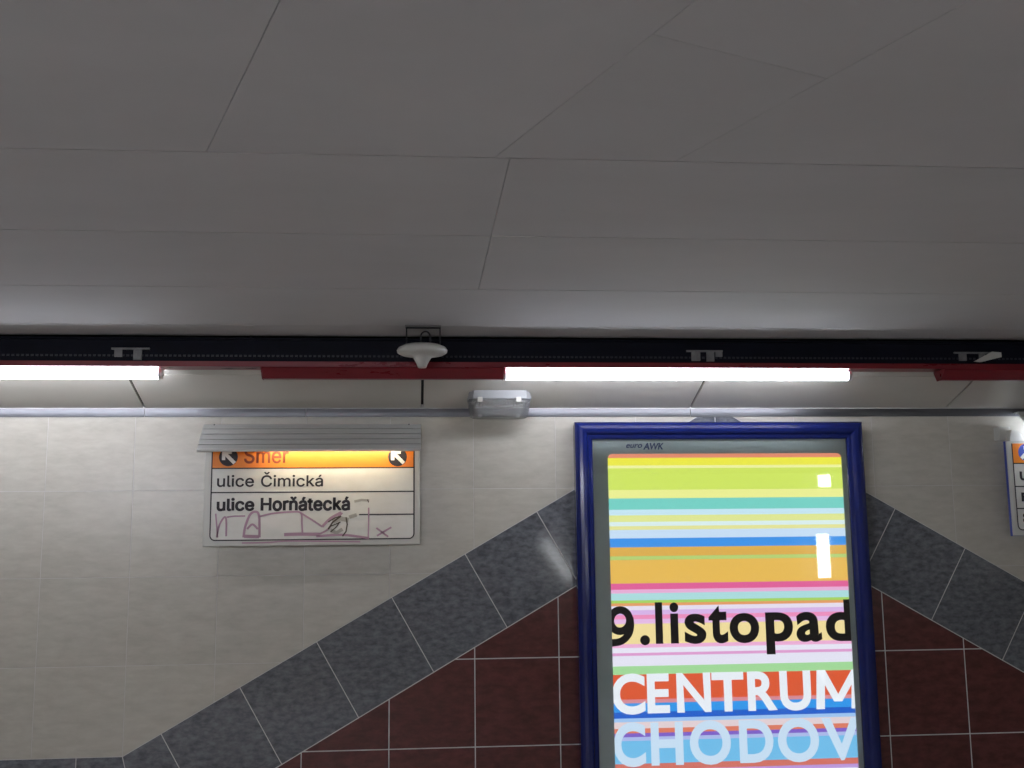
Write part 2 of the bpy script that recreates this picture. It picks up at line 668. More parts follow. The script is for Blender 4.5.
# --- sloping cornice panels between the wall and the lamps
pj = [-1.162 * 0.95, 0.152 * 0.95, 1.477 * 0.95, 2.793 * 0.95]
pw = 1.252
xs = [pj[0] - 2 * pw, pj[0] - pw] + pj + [pj[3] + pw]
xs = [XL] + [x for x in xs if XL + 0.1 < x < XR - 0.1] + [XR]
for a, b in zip(xs, xs[1:]):
    ga = 0.006 if abs(a - pj[1]) < 1e-6 else 0.005
    gb = 0.006 if abs(b - pj[1]) < 1e-6 else 0.005
    for (da, db) in ((0.0, 0.318), (0.3225, PEND)):
        bm = bmesh.new()
        extrude_x(bm, [(-da, ZP0 + PSL * da), (-db, ZP0 + PSL * db), (-db, ZP0 + PSL * db + 0.012), (-da, ZP0 + PSL * da + 0.012)], a + ga, b - gb)
        obj('panel', bm, M_PANEL, ceiling)
bm = bmesh.new()
extrude_x(bm, [(0.0, ZP0 + 0.016), (-PEND + 0.01, ZP0 + 0.016 + PSL * (PEND - 0.01)), (-PEND + 0.01, ZP0 + 0.02 + PSL * (PEND - 0.01)), (0.0, ZP0 + 0.02)], XL, XR)
obj('panel_backing', bm, M_BLACK, ceiling)

# --- metal strip along the top of the wall, in lengths
tj = [XL, W(145, 413)[0], W(306, 413)[0], W(690, 413)[0], W(985, 413)[0] + 0.5, XR]
za, zb = ZT + 0.0035, ZP0 - 0.0045
for n, (a, b) in enumerate(zip(tj, tj[1:])):
    bm = bmesh.new()
    prof = [(0.006, za), (-0.006, za)]
    for k in range(9):
        t = k / 8
        prof.append((-0.008 - 0.0012 * math.sin(math.pi * t), za + (zb - za) * t))
    prof += [(-0.006, zb), (0.006, zb)]
    extrude_x(bm, prof, a + 0.0015, b - 0.0015)
    o = obj('trim_%d' % (n + 1), bm, M_TRIM)
    tag(o, kind='structure')

# ------------------------------------------------------------------ lamp line
LDp = 0.475                                # distance of the lamp line from the wall
zr0 = W(422, 367.4, LDp)[2]; zr1 = W(422, 362.0, LDp)[2]
zt1 = W(422, 341.0, LDp)[2]
zb0 = W(422, 377.6, LDp)[2]
trunk = empty('light_trunking', (0.5, -LDp, ZC))
tag(trunk, 'long dark perforated cable tray with red rail, running under the ceiling above the lamps', 'cable tray')
bm = bmesh.new()
extrude_x(bm, [(-LDp, zr1), (-LDp, zt1), (-LDp + 0.004, zt1), (-LDp + 0.004, zr1 + 0.004),
               (-LDp + 0.045, zr1 + 0.004), (-LDp + 0.045, zr1)], XL + 0.01, XR - 0.01)
obj('tray', bm, M_NAVY, trunk)
bm = bmesh.new()
extrude_x(bm, [(-LDp - 0.006, zr0), (-LDp - 0.006, zr1 - 0.0005), (-LDp + 0.08, zr1 - 0.0005), (-LDp + 0.08, zr0)], XL + 0.01, XR - 0.01)
obj('red_rail', bm, M_REDP, trunk)
# lip and perforations of the tray
bm = bmesh.new()
extrude_x(bm, [(-LDp - 0.008, zt1 + 0.002), (-LDp - 0.008, zt1 + 0.008), (-LDp + 0.012, zt1 + 0.008), (-LDp + 0.012, zt1 + 0.002)], XL + 0.01, XR - 0.01)
obj('tray_lip', bm, M_NAVY, trunk)
bm = bmesh.new()
zs = W(422, 356.5, LDp)[2]
x = XL + 0.05
while x < XR - 0.06:
    box(bm, (x, -LDp - 0.0012, zs - 0.004), (x + 0.011, -LDp - 0.0001, zs + 0.004))
    x += 0.019
tag(obj('slot_edges', bm, mat('tray_slot_rim', (0.012, 0.014, 0.024), 0.4), trunk), kind='stuff')
# hanger rods up to the ceiling
for px in (-60, 250, 560, 870, 1150):
    p = W(px, 345, LDp)
    bm = bmesh.new()
    tube(bm, [(p[0], -LDp + 0.02, zr1 + 0.004), (p[0], -LDp + 0.02, ZC)], 0.004, 8)
    obj('hanger_rod', bm, M_WIRE, trunk)
# pale clips on the face of the tray
def clip_bracket(px0, px1, py0, tabs, lever=False):
    bm = bmesh.new()
    y = -LDp - 0.001
    p0, p1 = W(px0, py0, LDp), W(px1, py0, LDp)
    box(bm, (p0[0], y - 0.012, p0[2] - 0.004), (p1[0], y, p0[2] + 0.003), 0.001)
    for a, b, c in tabs:
        q0, q1 = W(a, py0, LDp), W(b, c, LDp)
        box(bm, (q0[0], y - 0.008, q1[2]), (q1[0], y, p0[2] - 0.0035), 0.001)
    o = obj('bracket', bm, M_ZINC, trunk)
    if lever:
        bm = bmesh.new()
        a, b = W(974, 361.5, LDp + 0.02), W(1001, 352.5, LDp + 0.02)
        a2, b2 = W(981, 362, LDp + 0.02), W(1001.5, 357, LDp + 0.02)
        mdl = W(992, 351.8, LDp + 0.02)
        ring = [a, a2, b2, b, mdl]
        f = [bm.verts.new((v[0], -LDp - 0.014, v[2])) for v in ring]
        g = [bm.verts.new((v[0], -LDp - 0.022, v[2])) for v in ring]
        bm.faces.new(f[::-1]); bm.faces.new(g)
        for i in range(5):
            bm.faces.new((f[i], f[(i + 1) % 5], g[(i + 1) % 5], g[i]))
        obj('lever', bm, M_IVORY, o)
clip_bracket(112, 150, 348.8, [(115, 122.5, 357), (134, 142, 360)])
clip_bracket(686, 722, 351.2, [(691, 700, 361), (706, 714, 361.5), (715, 722, 357)])
clip_bracket(953, 996, 353.0, [(958, 966, 361), (978, 985, 361.5)], True)

# tubes and red covers hung under the rail
def lit_tube(pxa, pxb, label, known=None):
    zc = (zr0 - 0.0015 + W(600, 378.2, LDp)[2]) / 2
    r = (zr0 - 0.0015 - W(600, 378.2, LDp)[2]) / 2
    y = -LDp + 0.05
    xa = known[0] if known else W(pxa, 371, LDp - 0.05)[0]
    xb2 = known[1] if known else W(pxb, 371, LDp - 0.05)[0]
    t = empty('fluorescent_tube', (xa, y, zc))
    tag(t, label, 'lamp', 'lit fluorescent tubes of the lamp line')
    bm = bmesh.new()
    tube(bm, [(xa + 0.004, y, zc), (xb2 - 0.004, y, zc)], r, 20)
    obj('glass_tube', bm, M_TUBE, t, False)
    for a, b in ((xa - 0.012, xa + 0.004), (xb2 - 0.004, xb2 + 0.012)):
        bm = bmesh.new()
        tube(bm, [(a, y, zc), (b, y, zc)], r * 1.02, 20)
        box(bm, (min(a, b), y - 0.008, zc + r * 0.8), (max(a, b), y + 0.008, zr0 - 0.0005))
        obj('end_cap', bm, M_TUBEC, t)
    return xa, xb2
x_a, x_b = lit_tube(505, 848, 'lit fluorescent tube above the blue-framed poster')
ln = x_b - x_a
x_e = W(160, 371, LDp - 0.05)[0]
per = x_b - x_e
lit_tube(0, 0, 'lit fluorescent tube above the bare cream tiles beside the hooded sign', (x_e - ln, x_e))
if x_e - per - ln > XL:
    lit_tube(0, 0, 'lit fluorescent tube farther along past the bare cream tiles', (x_e - per - ln, x_e - per))

def red_cover(xa, xb2, label):
    bm = bmesh.new()
    yf = -LDp - 0.012
    z1, z0 = zr0 - 0.0006, zb0
    extrude_x(bm, [(yf, z1), (yf - 0.002, z1 - 0.006), (yf + 0.045, z0), (yf + 0.075, z0), (yf + 0.10, z1 - 0.006), (yf + 0.10, z1)], xa, xb2)
    t = empty('lamp_cover', (xa, yf, z0))
    tag(t, label, 'lamp cover', 'red covers of the lamp line')
    obj('channel', bm, M_REDP, t)
    for a, b in ((xa - 0.004, xa + 0.0), (xb2, xb2 + 0.004)):
        bm = bmesh.new()
        extrude_x(bm, [(yf - 0.003, z1), (yf - 0.005, z1 - 0.006), (yf + 0.043, z0 - 0.002), (yf + 0.077, z0 - 0.002), (yf + 0.103, z1 - 0.006), (yf + 0.103, z1)], a, b)
        obj('end_plate', bm, M_REDP, t)
red_cover(W(262, 370, LDp)[0], W(503, 370, LDp)[0], 'red lamp cover above the hooded sign, behind the mushroom-shaped antenna')
red_cover(W(944, 370, LDp)[0], W(1190, 370, LDp)[0], 'red lamp cover above the sign with the blue edge')
red_cover(W(262, 370, LDp)[0] - per, W(503, 370, LDp)[0] - per, 'red lamp cover farther along past the bare cream tiles')

# ------------------------------------------------------------------ mushroom antenna
top = Zp(423, 326.5, ZC)
AD = -top[1]
ant = empty('ceiling_antenna', (top[0], -AD, ZC))
tag(ant, 'pale mushroom-shaped ceiling antenna hanging from a thin wire frame in front of the red cover', 'antenna')
ztop = W(422, 344.5, AD)[2]; zlow = W(422, 367.8, AD)[2]
rr = (W(447.5, 351, AD)[0] - W(396.7, 351, AD)[0]) / 2
xc = (W(447.5, 351, AD)[0] + W(396.7, 351, AD)[0]) / 2
H = ztop - zlow
prof = [(0.0, 0), (0.45, -0.01), (0.75, -0.06), (0.93, -0.15), (1.0, -0.26), (0.975, -0.36), (0.86, -0.43), (0.62, -0.475),
        (0.42, -0.52), (0.345, -0.60), (0.28, -0.72), (0.22, -0.84), (0.175, -0.97), (0.155, -1.0), (0.0, -1.005)]
bm = bmesh.new()
lathe(bm, [(r * rr, z * H) for r, z in prof], (xc, -AD, ztop))
obj('dome', bm, M_IVORY, ant, True)
bm = bmesh.new()
for px in (406.5, 440):
    xx = W(px, 335, AD)[0]
    tube(bm, [(xx, -AD, ztop - 0.012), (xx, -AD, W(px, 327.5, AD)[2])], 0.0028, 8)
tube(bm, [(W(405.8, 328, AD)[0], -AD, W(422, 328, AD)[2]), (W(440.7, 328, AD)[0], -AD, W(422, 328, AD)[2])], 0.003, 8)
obj('wire_frame', bm, M_WIRE, ant)
bm = bmesh.new()
lp = []
for k in range(13):
    a = math.pi * k / 12
    lp.append((W(425.5, 337, AD)[0] + 0.019 * math.cos(a), -AD - 0.004, W(425, 337, AD)[2] + 0.022 * math.sin(a)))
lp = [(lp[0][0], lp[0][1], ztop - 0.006)] + lp + [(lp[-1][0], lp[-1][1], ztop - 0.006)]
tube(bm, lp, 0.0035, 8)
obj('cable_loop', bm, M_WIRE, ant, True)
bm = bmesh.new()
box(bm, (W(405, 327, AD)[0], -AD - 0.03, W(422, 327, AD)[2]), (W(441, 327, AD)[0], -AD + 0.03, ZC), 0.002)
obj('ceiling_plate', bm, mat('grey_plate', (0.3, 0.3, 0.29), 0.7), ant)

# ------------------------------------------------------------------ emergency light
ED0, ED1 = 0.04, 0.185                    # distance of its back and front from the wall
xe0, xe1 = W(467.5, 405, 0.13)[0], W(530.5, 405, 0.13)[0]
zpan = lambda d: ZP0 + PSL * d
em = empty('emergency_light', ((xe0 + xe1) / 2, -0.11, zpan(0.11)))
tag(em, 'clear plastic bulkhead emergency light fixed under the panels, between the sign and the poster', 'lamp')
def em_ring(bm, s, ch, inx, d0, d1, n=1):
    """octagon-ended outline in plan"""
    a, b = xe0 + inx, xe1 - inx
    return [(a + ch, -d1), (b - ch, -d1), (b, -d1 + ch), (b, -d0 - ch), (b - ch, -d0), (a + ch, -d0), (a, -d0 - ch), (a, -d1 + ch)]
zbase = W(499, 398.5, ED1)[2]; zcov = W(499, 417.5, ED0 + 0.10)[2]
def loft(bm, rings):
    vr = [[bm.verts.new((x, y, z if not callable(z) else z(-y))) for x, y in pts] for pts, z in rings]
    n = len(vr[0])
    for A, B in zip(vr, vr[1:]):
        for i in range(n):
            bm.faces.new((A[i], A[(i + 1) % n], B[(i + 1) % n], B[i]))
    bm.faces.new(vr[0][::-1]); bm.faces.new(vr[-1])
bm = bmesh.new()
loft(bm, [(em_ring(bm, 1, 0.022, 0.006, ED0, ED1), lambda d: zpan(d) - 0.0015), (em_ring(bm, 1, 0.022, 0.0, ED0 - 0.004, ED1 + 0.004), zbase + 0.010),
          (em_ring(bm, 1, 0.022, 0.0, ED0 - 0.004, ED1 + 0.004), zbase)])
obj('base', bm, M_GREYBASE, em)
bm = bmesh.new()
loft(bm, [(em_ring(bm, 1, 0.024, 0.004, ED0, ED1), zbase - 0.0005), (em_ring(bm, 1, 0.026, 0.006, ED0 + 0.004, ED1 - 0.006), zbase - 0.03),
          (em_ring(bm, 1, 0.03, 0.014, ED0 + 0.016, ED1 - 0.022), zcov + 0.006), (em_ring(bm, 1, 0.032, 0.024, ED0 + 0.026, ED1 - 0.034), zcov)])
cov = obj('clear_cover', bm, M_CLEAR, em)
bm = bmesh.new()
nr = 15
for k in range(nr):
    x = xe0 + 0.035 + (xe1 - xe0 - 0.07) * k / (nr - 1)
    box(bm, (x - 0.002, -ED1 + 0.012, zbase - 0.034), (x + 0.002, -ED1 + 0.016, zbase - 0.008))
obj('cover_ribs', bm, M_CLEAR, cov)
bm = bmesh.new()
box(bm, (xe0 + 0.022, -ED1 + 0.02, zbase - 0.012), (xe1 - 0.022, -ED0 - 0.02, zbase - 0.001), 0.003)
obj('reflector', bm, M_GREYBASE, em)
bm = bmesh.new()
tube(bm, [(xe0 + 0.035, -0.115, zbase - 0.026), (xe1 - 0.035, -0.115, zbase - 0.026)], 0.008, 12)
obj('small_tube', bm, M_IVORY, em, True)
for px in (480, 518.5):
    x = W(px, 400, ED1)[0]
    bm = bmesh.new()
    box(bm, (x - 0.011, -ED1 - 0.010, zbase - 0.016), (x + 0.011, -ED1 + 0.001, zbase + 0.006), 0.002)
    obj('clip', bm, M_IVORY, em)
    bm = bmesh.new()
    box(bm, (x - 0.009, -ED1 + 0.022, zcov - 0.001), (x + 0.009, -ED1 + 0.036, zcov + 0.012), 0.002)
    obj('lug', bm, M_CLEAR, em)

# ------------------------------------------------------------------ direction signs
SD = 0.085                                # sign face distance from the wall
def arrow_bm(cx_, cz, r, y, left):
    """thick diagonal arrow pointing up and to one side"""
    s = -1 if left else 1
    pts = [(0.62, 0.62), (-0.30, 0.62), (-0.30, 0.30), (0.06, 0.30), (-0.72, -0.48), (-0.48, -0.72), (0.30, 0.06), (0.30, -0.30), (0.62, -0.30)]
    bm = bmesh.new()
    pp = [(cx_ + s * a * r, cz + b * r) for a, b in pts]
    f = [bm.verts.new((a, y, b)) for a, b in pp]
    g = [bm.verts.new((a, y - 0.0006, b)) for a, b in pp]
    bm.faces.new(g)
    bm.faces.new(f[::-1])
    n = len(pp)
    for i in range(n):
        bm.faces.new((f[i], f[(i + 1) % n], g[(i + 1) % n], g[i]))
    return bm
def smooth_pts(p):
    if len(p) < 3:
        return p
    out = []
    for i in range(len(p) - 1):
        a, b, c, d = p[max(i - 1, 0)], p[i], p[i + 1], p[min(i + 2, len(p) - 1)]
        for k in range(5):
            t = k / 5
            out.append(tuple(0.5 * (2 * b[m] + (c[m] - a[m]) * t + (2 * a[m] - 5 * b[m] + 4 * c[m] - d[m]) * t * t
                                    + (3 * b[m] - a[m] - 3 * c[m] + d[m]) * t ** 3) for m in (0, 1)))
    return out + [p[-1]]
def disc_bm(cx_, cz, r, y):
    bm = bmesh.new()
    f = [bm.verts.new((cx_ + r * math.cos(2 * math.pi * k / 32), y, cz + r * math.sin(2 * math.pi * k / 32))) for k in range(32)]
    bm.faces.new(f)
    r_ = bmesh.ops.extrude_face_region(bm, geom=list(bm.faces))
    for v in r_['geom']:
        if isinstance(v, bmesh.types.BMVert):
            v.co.y -= 0.0006
    return bm
def rect_bm(x0, x1, z0, z1, y, th=0.0006):
    return box(bmesh.new(), (x0, y - th, z0), (x1, y, z1))

sx0, sx1 = W(203.5, 500, SD)[0], W(420, 500, SD)[0]
sz0 = W(312, 545.5, SD)[2]
sz1 = W(312, 436, SD)[2]
SWID, SHGT = sx1 - sx0, sz1 - sz0

def sign_body(name, x0, z0, label, side_mat, hgt):
    x1, z1 = x0 + SWID, z0 + hgt
    t = empty(name, ((x0 + x1) / 2, 0.0, z0))
    tag(t, label, 'sign', 'direction signs on the tiled wall')
    bm = bmesh.new()
    box(bm, (x0, -SD + 0.006, z0), (x1, -SD + 0.024, z1), 0.002)
    obj('case', bm, side_mat, t)
    bm = bmesh.new()
    box(bm, (x0 + 0.001, -SD, z0 + 0.001), (x1 - 0.001, -SD + 0.0065, z1 - 0.001), 0.002)
    obj('face_plate', bm, M_SIGNF, t)
    for fx in (0.2, 0.8):
        for fz in (0.3, 0.75):
            xx, zz = x0 + fx * SWID, z0 + fz * hgt
            bm = bmesh.new()
            tube(bm, [(xx, -SD + 0.023, zz), (xx, -0.003, zz)], 0.012, 10)
            obj('spacer', bm, M_ZINC, t)
    return t
ys = -SD - 0.0002
sign = sign_body('direction_sign', sx0, sz0, 'white direction sign with orange top under a ribbed metal hood, scrawled pink below', M_SIGNF, SHGT)
ix0, ix1 = W(211, 500, SD)[0], W(414, 500, SD)[0]
iz0 = W(312, 539.5, SD)[2]
r1, r2, r3 = W(312, 468.0, SD)[2], W(312, 492, SD)[2], W(312, 515, SD)[2]
def rounded(x0, x1, z0, z1, rad, n=6):
    pts = [(x0, z1), (x0, z0 + rad)]
    for k in range(1, n):
        a = math.pi + math.pi / 2 * k / n
        pts.append((x0 + rad + rad * math.cos(a), z0 + rad + rad * math.sin(a)))
    pts.append((x0 + rad, z0)); pts.append((x1 - rad, z0))
    for k in range(1, n):
        a = 1.5 * math.pi + math.pi / 2 * k / n
        pts.append((x1 - rad + rad * math.cos(a), z0 + rad + rad * math.sin(a)))
    pts += [(x1, z0 + rad), (x1, z1)]
    return pts
def sign_face(t, x0, x1, z0, ztop_, r1, r2, r3, r3a):
    pts = rounded(x0, x1, z0, r1, 0.022)
    bm = bmesh.new()
    f = [bm.verts.new((a, ys, b)) for a, b in pts]
    bm.faces.new(f)
    r_ = bmesh.ops.extrude_face_region(bm, geom=list(bm.faces))
    for v in r_['geom']:
        if isinstance(v, bmesh.types.BMVert):
            v.co.y -= 0.0005
    obj('white_field', bm, M_SIGNW, t)
    obj('orange_field', rect_bm(x0, x1, r1, ztop_, ys), M_ORANGE, t)
    bm = bmesh.new()
    lw = 0.0052
    stroke(bm, [(x0, ztop_)] + pts[1:-1] + [(x1, ztop_)], lw, ys - 0.0008)
    stroke(bm, [(x0, r1), (x1, r1)], lw, ys - 0.0008)
    stroke(bm, [(x0, r2), (x1, r2)], lw, ys - 0.0008)
    stroke(bm, [(r3a, r3), (x1, r3)], lw, ys - 0.0008)
    obj('ruled_lines', bm, M_INK, t)
sign_face(sign, ix0, ix1, iz0, sz1 - 0.012, r1, r2, r3, W(359, 515, SD)[0])
yl = ys - 0.0009
def px_text(t, body, a, b, ztop_px, zbot_px, m, bold, d=SD, y=None, name='lettering', xm=None):
    y = yl if y is None else y
    xm = (a + b) / 2 if xm is None else xm
    bm = text_bm(body, W(a, ztop_px, d)[0], W(b, ztop_px, d)[0], W(xm, zbot_px, d)[2], W(xm, ztop_px, d)[2], y, bold, font=SANS)
    return obj(name, bm, m, t)
px_text(sign, 'Směr', 244.8, 288.5, 447.4, 463.2, M_GLAREINK, 0.012)
px_text(sign, 'ulice', 217.6, 254, 475.2, 486.8, M_INK, 0.012)
px_text(sign, 'Čimická', 261.5, 323, 472.2, 486.6, M_INK, 0.012)
px_text(sign, 'ulice', 217.6, 254, 498.4, 510.6, M_INK, 0.03)
px_text(sign, 'Horňátecká', 261.5, 349.5, 497.2, 510.4, M_INK, 0.03)
for pxc in (228.5, 397.5):
    c = W(pxc, 457, SD)
    rd = W(pxc + 9.4, 457, SD)[0] - c[0]
    obj('arrow_disc', disc_bm(c[0], c[2], rd, yl + 0.0006), M_INK, sign)
    obj('arrow', arrow_bm(c[0], c[2], rd * 1.12, yl, True), M_WHITE, sign)
# pen scrawls: points in the enlarged crop of the sign (origin 190,410, 4.197 per pixel)
def Q(a, b):
    p = W(190 + a / 4.197, 410 + b / 4.197, SD)
    return (p[0], p[2])
bm = bmesh.new()
for ln_, wd in (([(108, 435), (112, 480), (116, 535)], .005), ([(112, 535), (125, 480), (150, 450), (152, 530)], .006), ([(155, 450), (185, 446), (232, 445)], .005),
            ([(225, 535), (232, 490), (252, 440), (275, 427), (290, 445), (292, 535)], .008), ([(228, 530), (290, 532)], .011), ([(240, 500), (262, 480), (285, 500)], .007),
            ([(292, 447), (350, 434), (420, 428), (465, 432), (470, 475), (472, 515)], .006), ([(465, 432), (510, 460), (555, 490)], .006),
            ([(555, 490), (590, 455), (635, 430)], .009), ([(395, 523), (460, 521), (545, 522)], .011), ([(530, 530), (640, 524), (752, 538)], .008),
            ([(750, 410), (750, 470), (748, 538)], .005), ([(782, 495), (832, 532)], .006), ([(845, 492), (785, 528)], .006), ([(218, 558), (330, 556), (420, 550), (715, 553)], .005),
            ([(545, 520), (580, 500), (600, 470), (640, 432)], .006)):
    obj('pink_scrawl', stroke(bmesh.new(), [Q(*p) for p in smooth_pts(ln_)], wd * 1.3, yl - 0.0003), M_PEN, sign)
bm.free()
bm = bmesh.new()
for ln_, wd in (([(690, 384), (720, 378), (752, 380)], .011), ([(668, 450), (700, 440)], .016), ([(600, 470), (630, 455), (665, 462)], .02), ([(590, 505), (615, 515), (640, 500)], .016)):
    obj('rubbed_patch', stroke(bmesh.new(), [Q(*p) for p in ln_], wd, yl - 0.0004), M_GREYPEN, sign)
bm.free()
bm = bmesh.new()
for ln_, wd in (([(580, 470), (610, 452), (632, 446)], .005), ([(580, 500), (600, 470), (634, 445)], .007), ([(585, 490), (610, 480), (632, 470)], .005), ([(590, 512), (615, 490), (628, 470)], .005),
            ([(655, 450), (660, 480), (655, 510), (640, 530)], .006), ([(745, 376), (750, 388)], .004)):
    obj('dark_scrawl', stroke(bmesh.new(), [Q(*p) for p in ln_], wd, yl - 0.0006), M_DARKPEN, sign)
bm.free()

# ribbed hood over the sign, with a tube tucked behind it
hx0 = W(196.8, 450, 0.205)[0]; hx1 = W(421, 450, 0.205)[0]
p_top, p_bot = W(312, 424.5, 0.05)[2], W(312, 450.3, 0.205)[2]
prof = []
n = 5
for k in range(n):
    t0, t1 = k / n, (k + 1) / n
    d0, d1 = 0.05 + 0.155 * t0, 0.05 + 0.155 * t1
    za_, zb_ = p_top + (p_bot - p_top) * t0, p_top + (p_bot - p_top) * t1
    prof += [(-d0 - 0.012, za_ + 0.000), (-d1 - 0.006, zb_ + 0.004), (-d1, zb_ + 0.002)]
prof = [(-0.03, p_top)] + prof + [(-0.205, p_bot)]
back = [(y + 0.010, z - 0.006) for y, z in prof][::-1]
back[0] = (prof[-1][0] + 0.004, p_bot)
bm = bmesh.new()
extrude_x(bm, prof + back, hx0, hx1)
hood = obj('hood', bm, M_ALU, sign)
for xx in (hx0 + 0.05, hx1 - 0.05):
    bm = bmesh.new()
    box(bm, (xx - 0.015, -0.04, p_top - 0.02), (xx + 0.015, -0.003, p_top - 0.002), 0.001)
    obj('hood_bracket', bm, M_ALU, hood)
for px in (214.5, 409):
    bm = bmesh.new()
    q = W(px, 425, 0.06)
    tube(bm, [(q[0], -0.063, p_top - 0.012), (q[0], -0.066, p_top + 0.001)], 0.003, 8)
    obj('screw', bm, M_WIRE, hood)
bm = bmesh.new()
tube(bm, [(sx0 + 0.27, -0.152, p_bot + 0.018), (sx1 - 0.10, -0.152, p_bot + 0.018)], 0.008, 12)
obj('sign_tube', bm, mat('sign_tube_glow', (0.9, 0.9, 0.9), 0.3, emit=(1.0, 0.86, 0.62), estr=SIGN_TUBE), hood)
for xx in (sx0 + 0.26, sx1 - 0.10):
    bm = bmesh.new()
    box(bm, (xx, -0.160, p_bot + 0.009), (xx + 0.01, -0.142, p_bot + 0.030), 0.001)
    obj('tube_holder', bm, M_IVORY, hood)

# second sign, at the edge of the view
s2x0 = W(1008.0, 470, SD)[0]
s2z0 = W(1012, 536.0, SD)[2]
sign2 = sign_body('direction_sign', s2x0, s2z0, 'white direction sign with orange top and blue edge, above the falling grey band', M_SIGNSIDE, W(1018, 441, SD)[2] - s2z0)
q = lambda py: W(1018, py, SD)[2]
s2i0 = s2x0 + (ix0 - sx0) * 0.85
sign_face(sign2, s2i0, s2x0 + SWID - (sx1 - ix1), q(530), W(1018, 443.5, SD)[2], q(463.5), q(486.5), q(508.5), s2i0)
def first_letter(body, px0, zt_, zb_, wd, bold, m=M_INK):
    x = W(px0, zt_, SD)[0]
    bm = text_bm(body, x, x + wd, W(1020, zb_, SD)[2], W(1020, zt_, SD)[2], yl, bold)
    obj('lettering', bm, m, sign2)
first_letter('u', 1019.3, 471.5, 480.5, 0.037, 0.02)
first_letter('B', 1021.0, 492.5, 501.5, 0.038, 0.04)
first_letter('s', 1022.5, 513.0, 522.5, 0.036, 0.03)
c = (W(1026.5, 452, SD)[0], 0, W(1024, 452.5, SD)[2])
obj('arrow_disc', disc_bm(c[0], c[2], 0.042, yl + 0.0006), M_SIGNSIDE, sign2)
obj('arrow', arrow_bm(c[0], c[2], 0.047, yl, False), M_WHITE, sign2)
bm = bmesh.new()
a, b = W(996, 427, 0.03), W(1009, 440.5, 0.03)
box(bm, (a[0], -0.05, b[2]), (b[0], -0.003, a[2]), 0.003)
obj('wall_block', bm, M_SIGNF, sign2)
bm = bmesh.new()
pp = [W(1009.5, 441, SD), W(1025, 441, SD), W(1021, 434, SD), W(1015, 429.5, SD), W(1011, 430, SD)]
f = [bm.verts.new((v[0], -SD - 0.002, v[2])) for v in pp]
g = [bm.verts.new((v[0], -SD + 0.045, v[2])) for v in pp]
bm.faces.new(f); bm.faces.new(g[::-1])
for i in range(5):
    bm.faces.new((f[i], f[(i + 1) % 5], g[(i + 1) % 5], g[i]))
obj('wedge_bracket', bm, M_SIGNW, sign2)

# its lamp hood, held by the wedge bracket
h2 = extrude_x(bmesh.new(), [(y, z - p_bot + W(1018, 441, SD)[2] + 0.012) for y, z in prof + back], W(1027, 441, 0.12)[0], s2x0 + SWID + 0.02)
hood2 = obj('hood', h2, M_ALU, sign2)
zt2 = W(1018, 441, SD)[2] + 0.030
bm = bmesh.new()
tube(bm, [(s2x0 + 0.14, -0.152, zt2), (s2x0 + SWID - 0.1, -0.152, zt2)], 0.008, 12)
obj('sign_tube', bm, mat('sign_tube_cool_glow', (0.9, 0.9, 0.9), 0.3, emit=(0.86, 0.93, 1.08), estr=SIGN_TUBE * 1.6), hood2)

# ------------------------------------------------------------------ poster light box
PDp = 0.115                               # front of the blue frame
px_l, px_r = W(577.0, 500, PDp)[0], W(868.8, 500, PDp)[0]
pz_t = W(720, 422.0, PDp - 0.03)[2]
pz_b = pz_t - 2.02
post = empty('poster_display', ((px_l + px_r) / 2, 0.0, pz_b))
tag(post, 'backlit striped poster in a rounded dark blue frame on the tiled wall', 'poster display')
bm = bmesh.new()
box(bm, (px_l + 0.004, -0.062, pz_b + 0.004), (px_r - 0.004, -0.0035, pz_t - 0.004), 0.006)
obj('back_box', bm, M_BLUE, post)
FW = W(594.5, 500, PDp)[0] - px_l         # width of the frame's face
# mitred frame: a rounded section carried round the rectangle
sec = [(0.0, 0.062), (0.0, 0.088), (0.006, 0.100), (0.018, 0.110), (0.032, 0.1145), (0.046, 0.112), (0.054, 0.106), (0.060, 0.097), (0.072, 0.094), (FW - 0.004, 0.091), (FW, 0.088), (FW, 0.062)]
def framed(sec, x0, x1, z0, z1):
    """four mitred lengths, one bmesh each"""
    corner = lambda i, k: ((x0 + i if k in (0, 3) else x1 - i), (z0 + i if k in (0, 1) else z1 - i))
    for k in range(4):
        bm = bmesh.new()
        A = [bm.verts.new((corner(i, k)[0], -d, corner(i, k)[1])) for i, d in sec]
        B = [bm.verts.new((corner(i, (k + 1) % 4)[0], -d, corner(i, (k + 1) % 4)[1])) for i, d in sec]
        n = len(sec)
        for j in range(n):
            bm.faces.new((A[j], A[(j + 1) % n], B[(j + 1) % n], B[j]))
        bm.faces.new(A); bm.faces.new(B[::-1])
        yield bm
for bm in framed(sec, px_l, px_r, pz_b, pz_t):
    o = obj('frame_rail', bm, M_BLUE, post)
